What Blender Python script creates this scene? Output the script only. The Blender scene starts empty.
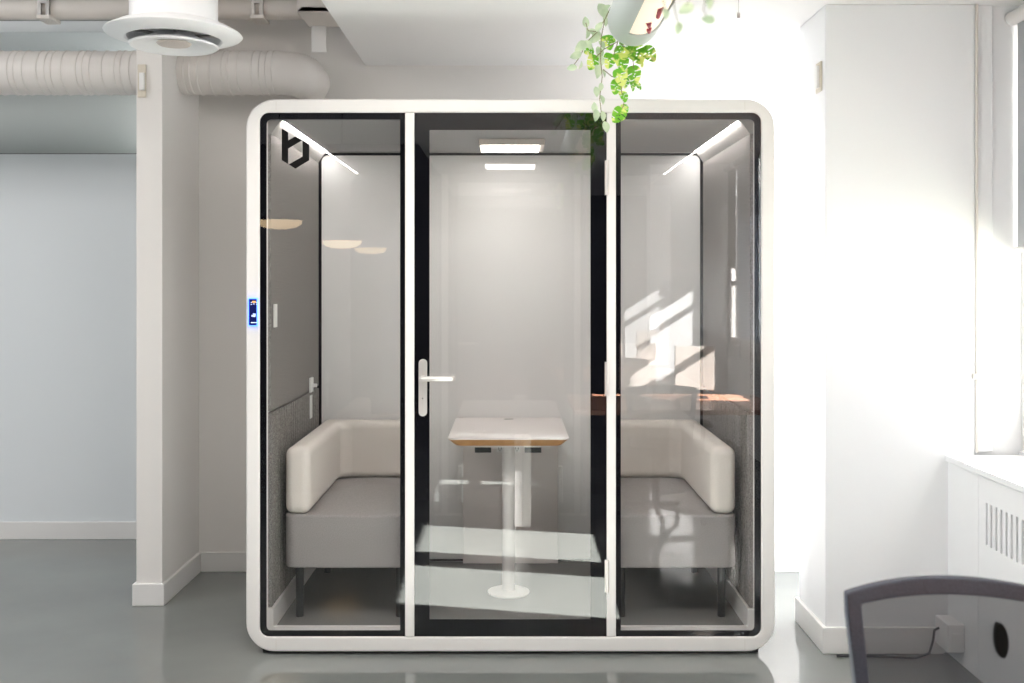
import bpy, bmesh, math, random
from mathutils import Vector, Matrix
random.seed(7)
C = bpy.context.scene.collection
F = 1024.0; VX, VY = 512.0, 282.0; H = 1.48

def P(px, py, Y):
    return Vector(((px-VX)/F*Y, Y, H-(py-VY)/F*Y))

# ---------------------------------------------------------------- materials
def mat(name, col, rough=0.6, metal=0.0, spec=0.5, coat=0.0, emit=None, es=0.0, noise=None, bump=None):
    m = bpy.data.materials.new(name); m.use_nodes = True
    nt = m.node_tree; b = nt.nodes['Principled BSDF']
    b.inputs['Base Color'].default_value = (*col, 1)
    b.inputs['Roughness'].default_value = rough
    b.inputs['Metallic'].default_value = metal
    b.inputs['Specular IOR Level'].default_value = spec
    b.inputs['Coat Weight'].default_value = coat
    if emit:
        b.inputs['Emission Color'].default_value = (*emit, 1)
        b.inputs['Emission Strength'].default_value = es
    tc = nt.nodes.new('ShaderNodeTexCoord')
    if noise:                                   # (scale, col2, contrast low, high)
        n = nt.nodes.new('ShaderNodeTexNoise'); n.inputs['Scale'].default_value = noise[0]
        n.inputs['Detail'].default_value = 6
        r = nt.nodes.new('ShaderNodeValToRGB')
        r.color_ramp.elements[0].position = noise[2]; r.color_ramp.elements[1].position = noise[3]
        r.color_ramp.elements[0].color = (*col, 1); r.color_ramp.elements[1].color = (*noise[1], 1)
        nt.links.new(tc.outputs['Object'], n.inputs['Vector'])
        nt.links.new(n.outputs['Fac'], r.inputs['Fac'])
        nt.links.new(r.outputs['Color'], b.inputs['Base Color'])
    if bump:                                    # (scale, strength)
        n2 = nt.nodes.new('ShaderNodeTexNoise'); n2.inputs['Scale'].default_value = bump[0]
        n2.inputs['Detail'].default_value = 4
        bp = nt.nodes.new('ShaderNodeBump'); bp.inputs['Strength'].default_value = bump[1]
        bp.inputs['Distance'].default_value = 0.003
        nt.links.new(tc.outputs['Object'], n2.inputs['Vector'])
        nt.links.new(n2.outputs['Fac'], bp.inputs['Height'])
        nt.links.new(bp.outputs['Normal'], b.inputs['Normal'])
    return m

def glass_mat(name, f0=0.075, tint=(1, 1, 1)):
    m = bpy.data.materials.new(name); m.use_nodes = True
    nt = m.node_tree; nt.nodes.clear()
    out = nt.nodes.new('ShaderNodeOutputMaterial'); mx = nt.nodes.new('ShaderNodeMixShader')
    tr = nt.nodes.new('ShaderNodeBsdfTransparent'); gl = nt.nodes.new('ShaderNodeBsdfGlossy')
    tr.inputs['Color'].default_value = (*tint, 1); gl.inputs['Roughness'].default_value = 0.0
    lw = nt.nodes.new('ShaderNodeLayerWeight'); lw.inputs['Blend'].default_value = 0.5
    pw = nt.nodes.new('ShaderNodeMath'); pw.operation = 'POWER'; pw.inputs[1].default_value = 5
    ma = nt.nodes.new('ShaderNodeMath'); ma.operation = 'MULTIPLY_ADD'
    ma.inputs[1].default_value = 1-f0; ma.inputs[2].default_value = f0
    nt.links.new(lw.outputs['Facing'], pw.inputs[0]); nt.links.new(pw.outputs[0], ma.inputs[0])
    nt.links.new(ma.outputs[0], mx.inputs[0]); nt.links.new(tr.outputs[0], mx.inputs[1])
    nt.links.new(gl.outputs[0], mx.inputs[2]); nt.links.new(mx.outputs[0], out.inputs[0])
    return m

M = {}
M['wall'] = mat('white_wall', (0.775, 0.755, 0.73), 0.7, bump=(60, 0.08))
M['panel'] = mat('back_panel_white', (0.93, 0.925, 0.915), 0.6)
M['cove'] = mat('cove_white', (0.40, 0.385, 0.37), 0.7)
M['wall_r'] = mat('bright_white_wall', (0.86, 0.87, 0.885), 0.6, bump=(60, 0.05))
M['wall_far'] = mat('cool_white_partition', (0.73, 0.765, 0.785), 0.6)
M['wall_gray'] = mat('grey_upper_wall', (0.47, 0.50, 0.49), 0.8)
M['ceil'] = mat('ceiling_white', (0.82, 0.82, 0.82), 0.8)
M['rear'] = mat('rear_dark_wall', (0.10, 0.10, 0.105), 0.8)
M['rear_carp'] = mat('rear_ceiling', (0.72, 0.72, 0.73), 0.8)
M['base'] = mat('baseboard_white', (0.76, 0.75, 0.735), 0.45)
M['conc'] = mat('rough_concrete', (0.42, 0.43, 0.42), 0.9, noise=(40, (0.2, 0.2, 0.19), 0.6, 0.75))
M['pipe'] = mat('painted_pipe', (0.68, 0.64, 0.60), 0.5)
M['duct'] = mat('painted_duct', (0.72, 0.69, 0.66), 0.45, bump=(30, 0.1))
M['steel'] = mat('steel_clamp', (0.35, 0.34, 0.33), 0.35, 0.8)
M['diff'] = mat('diffuser_white', (0.88, 0.89, 0.90), 0.3)
M['dark'] = mat('duct_inside', (0.12, 0.12, 0.12), 0.7)
M['frame'] = mat('booth_white_metal', (0.80, 0.785, 0.765), 0.35)
M['frit'] = mat('black_glass_border', (0.004, 0.004, 0.006), 0.6, spec=0.0)
M['logo'] = mat('black_vinyl', (0.008, 0.008, 0.008), 0.7, spec=0.1)
M['felt'] = mat('grey_felt', (0.16, 0.15, 0.145), 0.95, spec=0.1, noise=(200, (0.36, 0.34, 0.325), 0.38, 0.66), bump=(300, 0.3))
M['felt_ceil'] = mat('dark_felt', (0.30, 0.30, 0.305), 0.95, spec=0.1, noise=(200, (0.42, 0.42, 0.42), 0.35, 0.65))
M['carpet'] = mat('grey_carpet', (0.12, 0.12, 0.12), 0.95, spec=0.1, noise=(320, (0.30, 0.29, 0.28), 0.35, 0.68), bump=(320, 0.6))
M['seat'] = mat('grey_upholstery', (0.27, 0.255, 0.25), 0.9, spec=0.15, noise=(300, (0.36, 0.34, 0.335), 0.35, 0.65), bump=(350, 0.2))
M['cream'] = mat('cream_upholstery', (0.71, 0.665, 0.615), 0.8, spec=0.2, noise=(200, (0.76, 0.72, 0.67), 0.35, 0.65), bump=(350, 0.15))
M['blackm'] = mat('black_metal', (0.015, 0.015, 0.017), 0.4)
M['whitem'] = mat('white_metal', (0.80, 0.78, 0.76), 0.3)
M['ply'] = mat('wood_edge', (0.44, 0.22, 0.085), 0.5, noise=(18, (0.58, 0.33, 0.14), 0.3, 0.7))
M['lam'] = mat('white_laminate', (0.78, 0.73, 0.71), 0.3)
M['led'] = mat('led_strip', (1, 1, 1), 0.5, emit=(1.0, 0.96, 0.92), es=74)
M['ledp'] = mat('led_panel', (1, 1, 1), 0.5, emit=(1.0, 0.94, 0.88), es=17)
M['house'] = mat('lamp_housing', (0.55, 0.50, 0.46), 0.5)
M['glass'] = glass_mat('thin_glass', 0.12)
M['glassb'] = glass_mat('back_glass', 0.10)
M['wglass'] = glass_mat('window_glass', 0.06)
M['nickel'] = mat('satin_nickel', (0.80, 0.76, 0.73), 0.3, 0.55)
M['screen'] = mat('reader_screen', (0.005, 0.006, 0.012), 0.2, emit=(0.01, 0.02, 0.25), es=0.4)
M['blue'] = mat('blue_led', (0.1, 0.2, 0.9), 0.4, emit=(0.06, 0.16, 1.0), es=4.0)
M['mark'] = mat('screen_marks', (0.6, 0.7, 1), 0.4, emit=(0.45, 0.6, 1.0), es=0.9)
M['amber'] = mat('screen_amber', (0.8, 0.4, 0.15), 0.4, emit=(0.9, 0.4, 0.15), es=0.5)
M['outlet'] = mat('dark_outlet', (0.03, 0.033, 0.036), 0.4)
M['box'] = mat('power_panel', (0.74, 0.70, 0.68), 0.5)
M['plug'] = mat('white_plastic', (0.80, 0.80, 0.79), 0.4)
M['beige'] = mat('beige_plastic', (0.62, 0.57, 0.48), 0.5)
M['chair'] = mat('chair_fabric', (0.032, 0.037, 0.055), 0.6, noise=(400, (0.062, 0.070, 0.098), 0.35, 0.65))
M['desk'] = mat('reddish_wood', (0.42, 0.20, 0.13), 0.35, noise=(8, (0.52, 0.28, 0.19), 0.3, 0.7))
M['blind'] = mat('blind_fabric', (0.45, 0.46, 0.48), 0.9)
M['pot'] = mat('planter_grey', (0.50, 0.55, 0.53), 0.4)
M['potin'] = mat('planter_cream_glow', (0.95, 0.86, 0.74), 0.6, emit=(1.0, 0.88, 0.74), es=0.25)  # cream lining with its own glow, standing in for light inside the slot
M['red'] = mat('dark_red', (0.30, 0.03, 0.05), 0.5)
M['stem'] = mat('vine_stem', (0.18, 0.17, 0.08), 0.6)
M['warm'] = mat('pendant_glow', (1, 0.8, 0.5), 0.5, emit=(1.0, 0.72, 0.42), es=3.5)
M['green'] = mat('outdoor_hedge', (0.05, 0.09, 0.04), 0.9, noise=(6, (0.25, 0.24, 0.2), 0.4, 0.6))
M['ground'] = mat('outdoor_ground', (0.45, 0.44, 0.42), 0.9)

def leafmat(name, a, b, sc, lo, hi):
    m = mat(name, a, 0.45, noise=(sc, b, lo, hi)); nt = m.node_tree
    bs = nt.nodes['Principled BSDF']; out = nt.nodes['Material Output']
    tl = nt.nodes.new('ShaderNodeBsdfTranslucent'); mx = nt.nodes.new('ShaderNodeMixShader'); mx.inputs[0].default_value = 0.5
    src = bs.inputs['Base Color'].links[0].from_socket
    nt.links.new(src, tl.inputs['Color']); nt.links.new(bs.outputs[0], mx.inputs[1]); nt.links.new(tl.outputs[0], mx.inputs[2])
    nt.links.new(mx.outputs[0], out.inputs['Surface'])
    return m
M['sheer'] = leafmat('sheer_blind', (0.60, 0.64, 0.70), (0.64, 0.68, 0.74), 3, 0.3, 0.7)
for n_ in M['sheer'].node_tree.nodes:
    if n_.type == 'MIX_SHADER': n_.inputs[0].default_value = 0.10
M['leafp'] = leafmat('pale_leaf', (0.38, 0.50, 0.33), (0.60, 0.69, 0.49), 25, 0.35, 0.65)
M['leafv'] = leafmat('variegated_leaf', (0.16, 0.47, 0.03), (0.72, 0.80, 0.22), 26, 0.50, 0.56)

# floor: polished grey concrete
def floor_mat():
    m = bpy.data.materials.new('polished_concrete'); m.use_nodes = True
    nt = m.node_tree; b = nt.nodes['Principled BSDF']; tc = nt.nodes.new('ShaderNodeTexCoord')
    n = nt.nodes.new('ShaderNodeTexNoise'); n.inputs['Scale'].default_value = 1.3; n.inputs['Detail'].default_value = 8
    r = nt.nodes.new('ShaderNodeValToRGB')
    r.color_ramp.elements[0].position = 0.3; r.color_ramp.elements[1].position = 0.75
    r.color_ramp.elements[0].color = (0.16, 0.172, 0.165, 1); r.color_ramp.elements[1].color = (0.215, 0.228, 0.215, 1)
    n2 = nt.nodes.new('ShaderNodeTexNoise'); n2.inputs['Scale'].default_value = 7; n2.inputs['Detail'].default_value = 5
    mr = nt.nodes.new('ShaderNodeMapRange'); mr.inputs['To Min'].default_value = 0.05; mr.inputs['To Max'].default_value = 0.13
    bp = nt.nodes.new('ShaderNodeBump'); bp.inputs['Strength'].default_value = 0.02; bp.inputs['Distance'].default_value = 0.01
    L = nt.links
    L.new(tc.outputs['Object'], n.inputs['Vector']); L.new(tc.outputs['Object'], n2.inputs['Vector'])
    L.new(n.outputs['Fac'], r.inputs['Fac']); L.new(r.outputs['Color'], b.inputs['Base Color'])
    L.new(n2.outputs['Fac'], mr.inputs['Value']); L.new(mr.outputs['Result'], b.inputs['Roughness'])
    L.new(n.outputs['Fac'], bp.inputs['Height']); L.new(bp.outputs['Normal'], b.inputs['Normal'])
    b.inputs['IOR'].default_value = 1.75
    return m
M['floor'] = floor_mat()

def mesh_mat():
    m = bpy.data.materials.new('chair_mesh_fabric'); m.use_nodes = True
    nt = m.node_tree; b = nt.nodes['Principled BSDF']; out = nt.nodes['Material Output']
    b.inputs['Base Color'].default_value = (0.045, 0.048, 0.06, 1); b.inputs['Roughness'].default_value = 0.8
    tc = nt.nodes.new('ShaderNodeTexCoord'); sp = nt.nodes.new('ShaderNodeSeparateXYZ')
    nt.links.new(tc.outputs['Object'], sp.inputs[0])
    vals = []
    for ax in ('X', 'Z'):
        mu = nt.nodes.new('ShaderNodeMath'); mu.operation = 'MULTIPLY'; mu.inputs[1].default_value = 2*math.pi/0.0055
        si = nt.nodes.new('ShaderNodeMath'); si.operation = 'SINE'
        nt.links.new(sp.outputs[ax], mu.inputs[0]); nt.links.new(mu.outputs[0], si.inputs[0]); vals.append(si)
    mm = nt.nodes.new('ShaderNodeMath'); mm.operation = 'MULTIPLY'
    nt.links.new(vals[0].outputs[0], mm.inputs[0]); nt.links.new(vals[1].outputs[0], mm.inputs[1])
    mr = nt.nodes.new('ShaderNodeMapRange'); mr.inputs['From Min'].default_value = -1
    mr.inputs['To Min'].default_value = 0.62; mr.inputs['To Max'].default_value = 0.86
    nt.links.new(mm.outputs[0], mr.inputs['Value'])
    tr = nt.nodes.new('ShaderNodeBsdfTransparent'); mx = nt.nodes.new('ShaderNodeMixShader')
    nt.links.new(mr.outputs['Result'], mx.inputs[0]); nt.links.new(tr.outputs[0], mx.inputs[1])
    nt.links.new(b.outputs[0], mx.inputs[2]); nt.links.new(mx.outputs[0], out.inputs['Surface'])
    return m
M['mesh'] = mesh_mat()

# ---------------------------------------------------------------- mesh helpers
def bx(bm, x0, x1, y0, y1, z0, z1):
    r = bmesh.ops.create_cube(bm, size=1)['verts']
    for v in r:
        v.co = Vector(((x0+x1)/2+v.co.x*(x1-x0), (y0+y1)/2+v.co.y*(y1-y0), (z0+z1)/2+v.co.z*(z1-z0)))
    return r
def tube(bm, pts, r, n=12, cap=True):
    pts = [Vector(p) for p in pts]; rings = []; up = None
    for i, p in enumerate(pts):
        d = (pts[min(i+1, len(pts)-1)]-pts[max(i-1, 0)]).normalized()
        if up is None: up = Vector((0, 0, 1)) if abs(d.z) < 0.9 else Vector((1, 0, 0))
        s = d.cross(up).normalized(); up = s.cross(d).normalized()
        rr = r[i] if isinstance(r, (list, tuple)) else r
        rings.append([bm.verts.new(p+s*rr*math.cos(2*math.pi*k/n)+up*rr*math.sin(2*math.pi*k/n)) for k in range(n)])
    for a, b in zip(rings, rings[1:]):
        for k in range(n): bm.faces.new((a[k], a[(k+1) % n], b[(k+1) % n], b[k]))
    if cap: bm.faces.new(rings[0]); bm.faces.new(rings[-1])
def lathe(bm, prof, c, n=48):          # prof: (radius, z) ; closed by caller
    rings = []
    for r, z in prof:
        rings.append([bm.verts.new((c[0]+r*math.cos(2*math.pi*k/n), c[1]+r*math.sin(2*math.pi*k/n), z)) for k in range(n)])
    for a, b in zip(rings, rings[1:]):
        for k in range(n): bm.faces.new((a[k], a[(k+1) % n], b[(k+1) % n], b[k]))
    return rings
def rr(x0, x1, z0, z1, r, n=10, corners=(1, 1, 1, 1)):   # rounded rect loop; corners: bl, br, tr, tl
    pts = []
    for (cx, cz, a0, on) in ((x0, z0, 180, corners[0]), (x1, z0, 270, corners[1]), (x1, z1, 0, corners[2]), (x0, z1, 90, corners[3])):
        q = r if on else 1e-4
        ox = cx+q if cx == x0 else cx-q; oz = cz+q if cz == z0 else cz-q
        for k in range(n+1):
            a = math.radians(a0+90*k/n); pts.append((ox+q*math.cos(a), oz+q*math.sin(a)))
    return pts
def ring_prism(bm, outer, inner, y0, y1):
    O0 = [bm.verts.new((x, y0, z)) for x, z in outer]; O1 = [bm.verts.new((x, y1, z)) for x, z in outer]
    I0 = [bm.verts.new((x, y0, z)) for x, z in inner]; I1 = [bm.verts.new((x, y1, z)) for x, z in inner]
    n = len(outer)
    for k in range(n):
        j = (k+1) % n
        bm.faces.new((O0[k], O0[j], I0[j], I0[k])); bm.faces.new((O1[k], I1[k], I1[j], O1[j]))
        bm.faces.new((O0[k], O1[k], O1[j], O0[j])); bm.faces.new((I0[k], I0[j], I1[j], I1[k]))
def ring_flat(bm, outer, inner, y):
    O = [bm.verts.new((x, y, z)) for x, z in outer]; I = [bm.verts.new((x, y, z)) for x, z in inner]
    n = len(outer)
    for k in range(n):
        j = (k+1) % n; bm.faces.new((O[k], O[j], I[j], I[k]))
def prism(bm, pts, y0, y1):            # polygon in XZ extruded along Y
    a = [bm.verts.new((x, y0, z)) for x, z in pts]; b = [bm.verts.new((x, y1, z)) for x, z in pts]
    bm.faces.new(a); bm.faces.new(b[::-1]); n = len(pts)
    for k in range(n): bm.faces.new((a[k], b[k], b[(k+1) % n], a[(k+1) % n]))
def prism_z(bm, pts, z0, z1):
    a = [bm.verts.new((x, y, z0)) for x, y in pts]; b = [bm.verts.new((x, y, z1)) for x, y in pts]
    bm.faces.new(a[::-1]); bm.faces.new(b); n = len(pts)
    for k in range(n): bm.faces.new((a[k], a[(k+1) % n], b[(k+1) % n], b[k]))

def obj(name, bm, m, parent=None, bevel=0, seg=3, smooth=False, origin=None):
    bmesh.ops.remove_doubles(bm, verts=bm.verts, dist=1e-6)
    bmesh.ops.recalc_face_normals(bm, faces=bm.faces)
    me = bpy.data.meshes.new(name); bm.to_mesh(me); bm.free()
    me.materials.append(M[m])
    o = bpy.data.objects.new(name, me); C.objects.link(o)
    if origin is None and not parent:
        vs = [v.co for v in me.vertices]
        origin = Vector(((min(v.x for v in vs)+max(v.x for v in vs))/2, (min(v.y for v in vs)+max(v.y for v in vs))/2, min(v.z for v in vs)))
    if origin is not None and not parent:
        me.transform(Matrix.Translation(-Vector(origin))); o.location = origin
    if parent:
        o.parent = parent
        loc = parent.location
        p = parent
        off = Vector((0, 0, 0))
        while p: off += p.location; p = p.parent
        me.transform(Matrix.Translation(-off))
    if smooth:
        for p in me.polygons: p.use_smooth = True
        try: me.set_sharp_from_angle(angle=math.radians(35))
        except Exception: pass
    if bevel:
        b = o.modifiers.new('bevel', 'BEVEL'); b.width = bevel; b.segments = seg; b.limit_method = 'ANGLE'; b.angle_limit = math.radians(40)
        for p in me.polygons: p.use_smooth = True
        w = o.modifiers.new('wn', 'WEIGHTED_NORMAL')
    return o
def B(name, x0, x1, y0, y1, z0, z1, m, parent=None, bevel=0, seg=3):
    bm = bmesh.new(); bx(bm, x0, x1, y0, y1, z0, z1); return obj(name, bm, m, parent, bevel, seg)
def struct(o): o['kind'] = 'structure'; return o
def tag(o, label, cat, group=None):
    o['label'] = label; o['category'] = cat
    if group: o['group'] = group
    return o
def thing(name, label, cat, loc, group=None):
    o = bpy.data.objects.new(name, None); C.objects.link(o); o.location = loc; o.empty_display_size = 0.1
    return tag(o, label, cat, group)

# ================================================================ ROOM
ZC = 2.588; BW = 5.24
bm = bmesh.new(); bx(bm, -7, 2.9, -5, 8, -0.1, 0); struct(obj('floor', bm, 'floor'))
struct(B('ceiling', -7, -0.75, -5, 8, 3.25, 3.35, 'rear_carp'))
struct(B('ceiling', -0.75, 2.9, -5, BW, ZC, 3.35, 'ceil'))
struct(B('wall_back', -1.62, 2.9, BW, BW+0.15, 0, 3.25, 'wall'))
# wing wall at the left (end of the partition)
struct(B('wall_partition', -1.72, -1.602, 4.69, 5.92, 0, 3.25, 'wall'))
bm = bmesh.new(); bx(bm, -1.735, -1.588, 4.675, BW-0.012, 0, 0.10)
struct(obj('baseboard_partition', bm, 'base', bevel=0.004))
struct(B('baseboard_back', -1.588, 2.7, BW-0.013, BW, 0, 0.10, 'base', bevel=0.003))
# far left room
struct(B('wall_far', -7, -1.72, 5.90, 5.97, 0, 2.217, 'wall_far'))
struct(B('baseboard_far', -7, -1.72, 5.888, 5.90, 0, 0.10, 'base', bevel=0.003))
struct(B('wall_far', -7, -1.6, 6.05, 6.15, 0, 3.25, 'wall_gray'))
struct(B('trim_1', -7, -1.735, 5.96, 5.985, 2.217, 2.229, 'dark'))
struct(B('trim_2', -7, -1.735, 5.45, 6.04, 2.81, 2.87, 'wall_far'))
struct(B('trim_3', -7, -1.735, 5.43, 6.04, 2.872, 2.935, 'conc'))
# left end: windows of the neighbouring room
struct(B('wall_left', -7.1, -7, -5, 8, 0, 0.9, 'wall'))
struct(B('wall_left', -7.1, -7, -5, 8, 2.6, 3.3, 'wall'))
for k, y in enumerate((-5, -1.7, 1.6, 4.9, 7.7)):
    struct(B('wall_left', -7.1, -7, y, y+0.35, 0.9, 2.6, 'wall'))
struct(B('wall_rear', -7, 2.9, -5.1, -5, 0, 3.3, 'rear'))
struct(B('wall_end', -7, -1.6, 8, 8.1, 0, 3.3, 'wall'))
struct(B('wall_pier', 1.30, 2.03, -1.75, -1.5, 0, ZC, 'wall_r'))

# right column
struct(B('wall_column', 1.25, 1.847, 4.085, 4.46, 0, ZC, 'wall_r', bevel=0.006))
bm = bmesh.new(); bx(bm, 1.236, 1.72, 4.072, 4.474, 0, 0.105)
struct(obj('baseboard_column', bm, 'base', bevel=0.004))
struct(B('wall_reveal', 1.847, 2.6, 4.115, 4.45, 0, ZC, 'wall_r'))
struct(B('trim_4', 1.862, 1.925, 4.098, 4.115, 0.80, ZC, 'wall_r', bevel=0.004))
bm = bmesh.new(); tube(bm, [(1.853, 4.083, 0.80), (1.853, 4.083, ZC)], 0.006, 8)
bx(bm, 1.835, 1.87, 4.068, 4.084, 1.095, 1.115)
tag(obj('wall_conduit', bm, 'pipe', smooth=True), 'thin painted vertical conduit in the corner beside the right column', 'conduit')
bm = bmesh.new()

# window wall on the right, in segments between openings
WX = 2.035
def wseg(y0, y1, z0=0, z1=ZC): struct(B('wall_right', WX, WX+0.055, y0, y1, z0, z1, 'wall_r'))
wins = [(3.33, 4.112, 'a'), (2.45, 3.12, 'a'), (-1.45, -1.12, 'b'), (1.0, 1.45, 'b'), (-1.02, -0.25, 'c')]
wseg(3.12, 3.33); wseg(1.45, 2.45); wseg(-1.12, -1.02); wseg(-0.25, 1.0); wseg(-5, -1.45)
for y0, y1, k in wins:
    wseg(y0, y1, 0, 0.80); wseg(y0, y1, 2.56, ZC)
wseg(4.45, 5.24)
bm = bmesh.new(); n = 0
for i, (y0, y1, k) in enumerate(wins):
    w = bpy.data.objects.new('window_%d' % (i+1), None); C.objects.link(w); w.location = (WX, y0, 0.8); w['kind'] = 'structure'
    bm = bmesh.new(); a = WX+0.012; b = WX+0.05
    bx(bm, a, b, y0, y1, 0.80, 0.97); bx(bm, a, b, y0, y1, 2.50, 2.56)
    bx(bm, a, b, y0, y0+0.03, 0.97, 2.5); bx(bm, a, b, y1-0.03, y1, 0.97, 2.5)
    if k == 'b': bx(bm, a, b, y0+0.03, y1-0.03, 1.45, 1.49)
    obj('window_frame', bm, 'whitem', w)
    bm = bmesh.new(); v = [bm.verts.new(q) for q in ((WX+0.03, y0+0.03, 0.97), (WX+0.03, y1-0.03, 0.97), (WX+0.03, y1-0.03, 2.5), (WX+0.03, y0+0.03, 2.5))]
    bm.faces.new(v); obj('window_pane', bm, 'wglass', w)
    # roller blind
    lab = {0: 'grey roller blind half lowered over the window beside the right column',
           1: 'grey roller blind half lowered over the second window from the column',
           2: 'grey roller blind half lowered over the window next to the rear pier',
           3: 'grey roller blind half lowered over the window beside the desk',
           4: 'pale translucent roller blind fully lowered over the window behind the desk'}[i]
    t = thing('roller_blind', lab, 'blind', (WX-0.03, (y0+y1)/2, 2.5), 'roller blinds on the right windows')
    bm = bmesh.new(); tube(bm, [(WX-0.032, y0+0.01, 2.535), (WX-0.032, y1-0.01, 2.535)], 0.028, 20); obj('roller', bm, 'whitem', t, smooth=True)
    B('shade', WX-0.012, WX-0.010, y0+0.015, y1-0.015, 0.98 if k == 'c' else 1.62, 2.535, 'sheer' if k == 'c' else 'blind', t)
    bm = bmesh.new(); zb = 0.975 if k == 'c' else 1.612; tube(bm, [(WX-0.011, y0+0.012, zb), (WX-0.011, y1-0.012, zb)], 0.010, 10); obj('bottom_bar', bm, 'whitem', t, smooth=True)
# outside ledge greenery and ground
tag(B('window_hedge', 2.5, 3.1, 2.0, 4.4, 0.0, 0.93, 'green'), 'dark green planting outside the right window', 'hedge')

# radiator cover with sill
t = thing('radiator_cover', 'white radiator cover with vertical vent slots under the right window', 'radiator cover', (1.88, 3.0, 0))
rx = 1.739; RY0, RY1 = 1.95, 4.085
def slotted(bm):
    sy0, sy1 = 3.19, 3.76; n = 15; pitch = (sy1-sy0)/n
    bx(bm, rx, rx+0.02, RY0, sy0, 0, 0.765); bx(bm, rx, rx+0.02, sy1, 3.82-0.001, 0, 0.765)
    bx(bm, rx, rx+0.02, 3.822, RY1, 0, 0.765)
    bx(bm, rx, rx+0.02, sy0, sy1, 0, 0.515); bx(bm, rx, rx+0.02, sy0, sy1, 0.67, 0.765)
    for k in range(n):
        bx(bm, rx, rx+0.02, sy0+pitch*k, sy0+pitch*(k+0.62), 0.515, 0.67)
bm = bmesh.new(); slotted(bm); obj('front_panel', bm, 'wall_r', t)
B('window_sill', rx-0.012, 2.035, RY0, RY1, 0.765, 0.79, 'wall_r', t, bevel=0.004)
B('inner_panel', rx+0.06, rx+0.07, RY0, RY1, 0, 0.76, 'blind', t)
B('side_panel', rx+0.02, 2.03, RY0, RY0+0.02, 0, 0.765, 'wall_r', t)
# small power box by the radiator
t = thing('power_outlet_box', 'white surface mounted power outlet box in the corner by the radiator cover', 'outlet', (1.70, 3.99, 0.05))
B('housing', 1.672, 1.738, 3.93, 4.05, 0.055, 0.165, 'plug', t, bevel=0.006)
B('socket', 1.690, 1.722, 3.926, 3.930, 0.09, 0.13, 'base', t)
pts = [P(936, 622, 4.0), P(934, 634, 4.0), P(930, 646, 4.02), P(920, 654, 4.03), P(900, 656, 4.03), P(868, 655, 4.04)]
pts = [Vector((1.668, 4.0, 0.13)), Vector((1.650, 4.0, 0.12)), Vector((1.645, 4.0, 0.08)), Vector((1.63, 4.0, 0.03)), Vector((1.58, 4.01, 0.008)), Vector((1.45, 4.03, 0.006)), Vector((1.28, 4.04, 0.006))]
bm = bmesh.new(); tube(bm, pts, 0.005, 8)
tag(obj('extension_cord', bm, 'blackm', smooth=True), 'thin black power cord running from the outlet box along the baseboard', 'cord')

# sensors on columns
t = thing('wall_switch', 'small beige wall sensor with white cover high on the left partition end', 'sensor', (-1.69, 4.69, 2.33))
B('back_plate', -1.712, -1.674, 4.680, 4.689, 2.325, 2.475, 'beige', t, bevel=0.002)
B('cover', -1.700, -1.678, 4.666, 4.680, 2.355, 2.435, 'plug', t, bevel=0.003)
t = thing('wall_switch', 'small white wall sensor high on the inner side of the right column', 'sensor', (1.24, 4.16, 2.25))
B('back_plate', 1.242, 1.249, 4.12, 4.19, 2.25, 2.37, 'beige', t, bevel=0.002)
B('cover', 1.230, 1.242, 4.135, 4.165, 2.265, 2.355, 'plug', t, bevel=0.003)

# ================================================================ SERVICES
# round ventilation duct, both sides of the partition
bm = bmesh.new()
dy, dz, dr = 4.985, 2.497, 0.104
x = -6.9; prof = []
while x < -1.14:
    prof += [(x, dr), (x+0.002, dr+0.004), (x+0.006, dr+0.004), (x+0.010, dr)]
    x += 0.050+0.022*math.sin(x*37)
prof = [p for p in prof if p[0] < -1.16] + [(-1.16, dr), (-1.158, dr+0.004), (-1.150, dr+0.004), (-1.148, dr)]
ps = [Vector((q[0], dy, dz)) for q in prof]; rs = [q[1] for q in prof]
R = 0.106
for k in range(0, 10):
    a = math.radians(90*k/9); ps.append(Vector((-1.14+R*math.sin(a), dy+R*(1-math.cos(a)), dz))); rs.append(dr if k % 3 else dr+0.002)
ps.append(Vector((-1.14+R, BW-0.002, dz))); rs.append(dr)
tube(bm, ps, rs, 40)
dct = obj('ventilation_duct', bm, 'duct', smooth=True)
tag(dct, 'painted ribbed round ventilation duct running through the partition with an elbow', 'duct')
# horizontal pipe
t = thing('ceiling_pipe', 'painted horizontal pipe near the ceiling above the ribbed duct', 'pipe', (-3.5, 4.96, 2.83))
bm = bmesh.new(); tube(bm, [(-6.9, 5.02, 2.815), (-0.96, 5.02, 2.815)], 0.048, 24); obj('pipe', bm, 'pipe', t, smooth=True)
for cx in (-2.27, -1.235):
    g = B('clamp', cx-0.035, cx+0.035, 4.955, 5.075, 2.755, 2.775, 'pipe', t, bevel=0.004)
    bm = bmesh.new()
    bx(bm, cx-0.028, cx-0.012, 4.958, 4.974, 2.76, 2.88); bx(bm, cx+0.012, cx+0.028, 4.958, 4.974, 2.76, 2.88)
    bx(bm, cx-0.02, cx+0.02, 4.955, 4.965, 2.83, 2.9)
    obj('clamp_screw', bm, 'steel', g)
    bm = bmesh.new(); tube(bm, [(cx, 5.02, 2.86), (cx, 5.02, 3.25)], 0.008, 8); obj('hanger_rod', bm, 'steel', t)
t = thing('ceiling_bracket', 'white angle bracket hanging at the edge of the lowered ceiling', 'bracket', (-0.93, 4.9, 2.58))
B('hanger_plate', -0.955, -0.885, 4.875, 4.885, 2.575, 2.72, 'base', t, bevel=0.002)
bm = bmesh.new(); bx(bm, -0.97, -0.76, 4.62, 4.64, 2.70, 2.90); bx(bm, -0.97, -0.95, 4.62, 4.90, 2.72, 2.90); bx(bm, -0.97, -0.755, 4.62, 4.90, 2.70, 2.72)
obj('angle_bar', bm, 'pipe', t, bevel=0.002)
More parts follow.
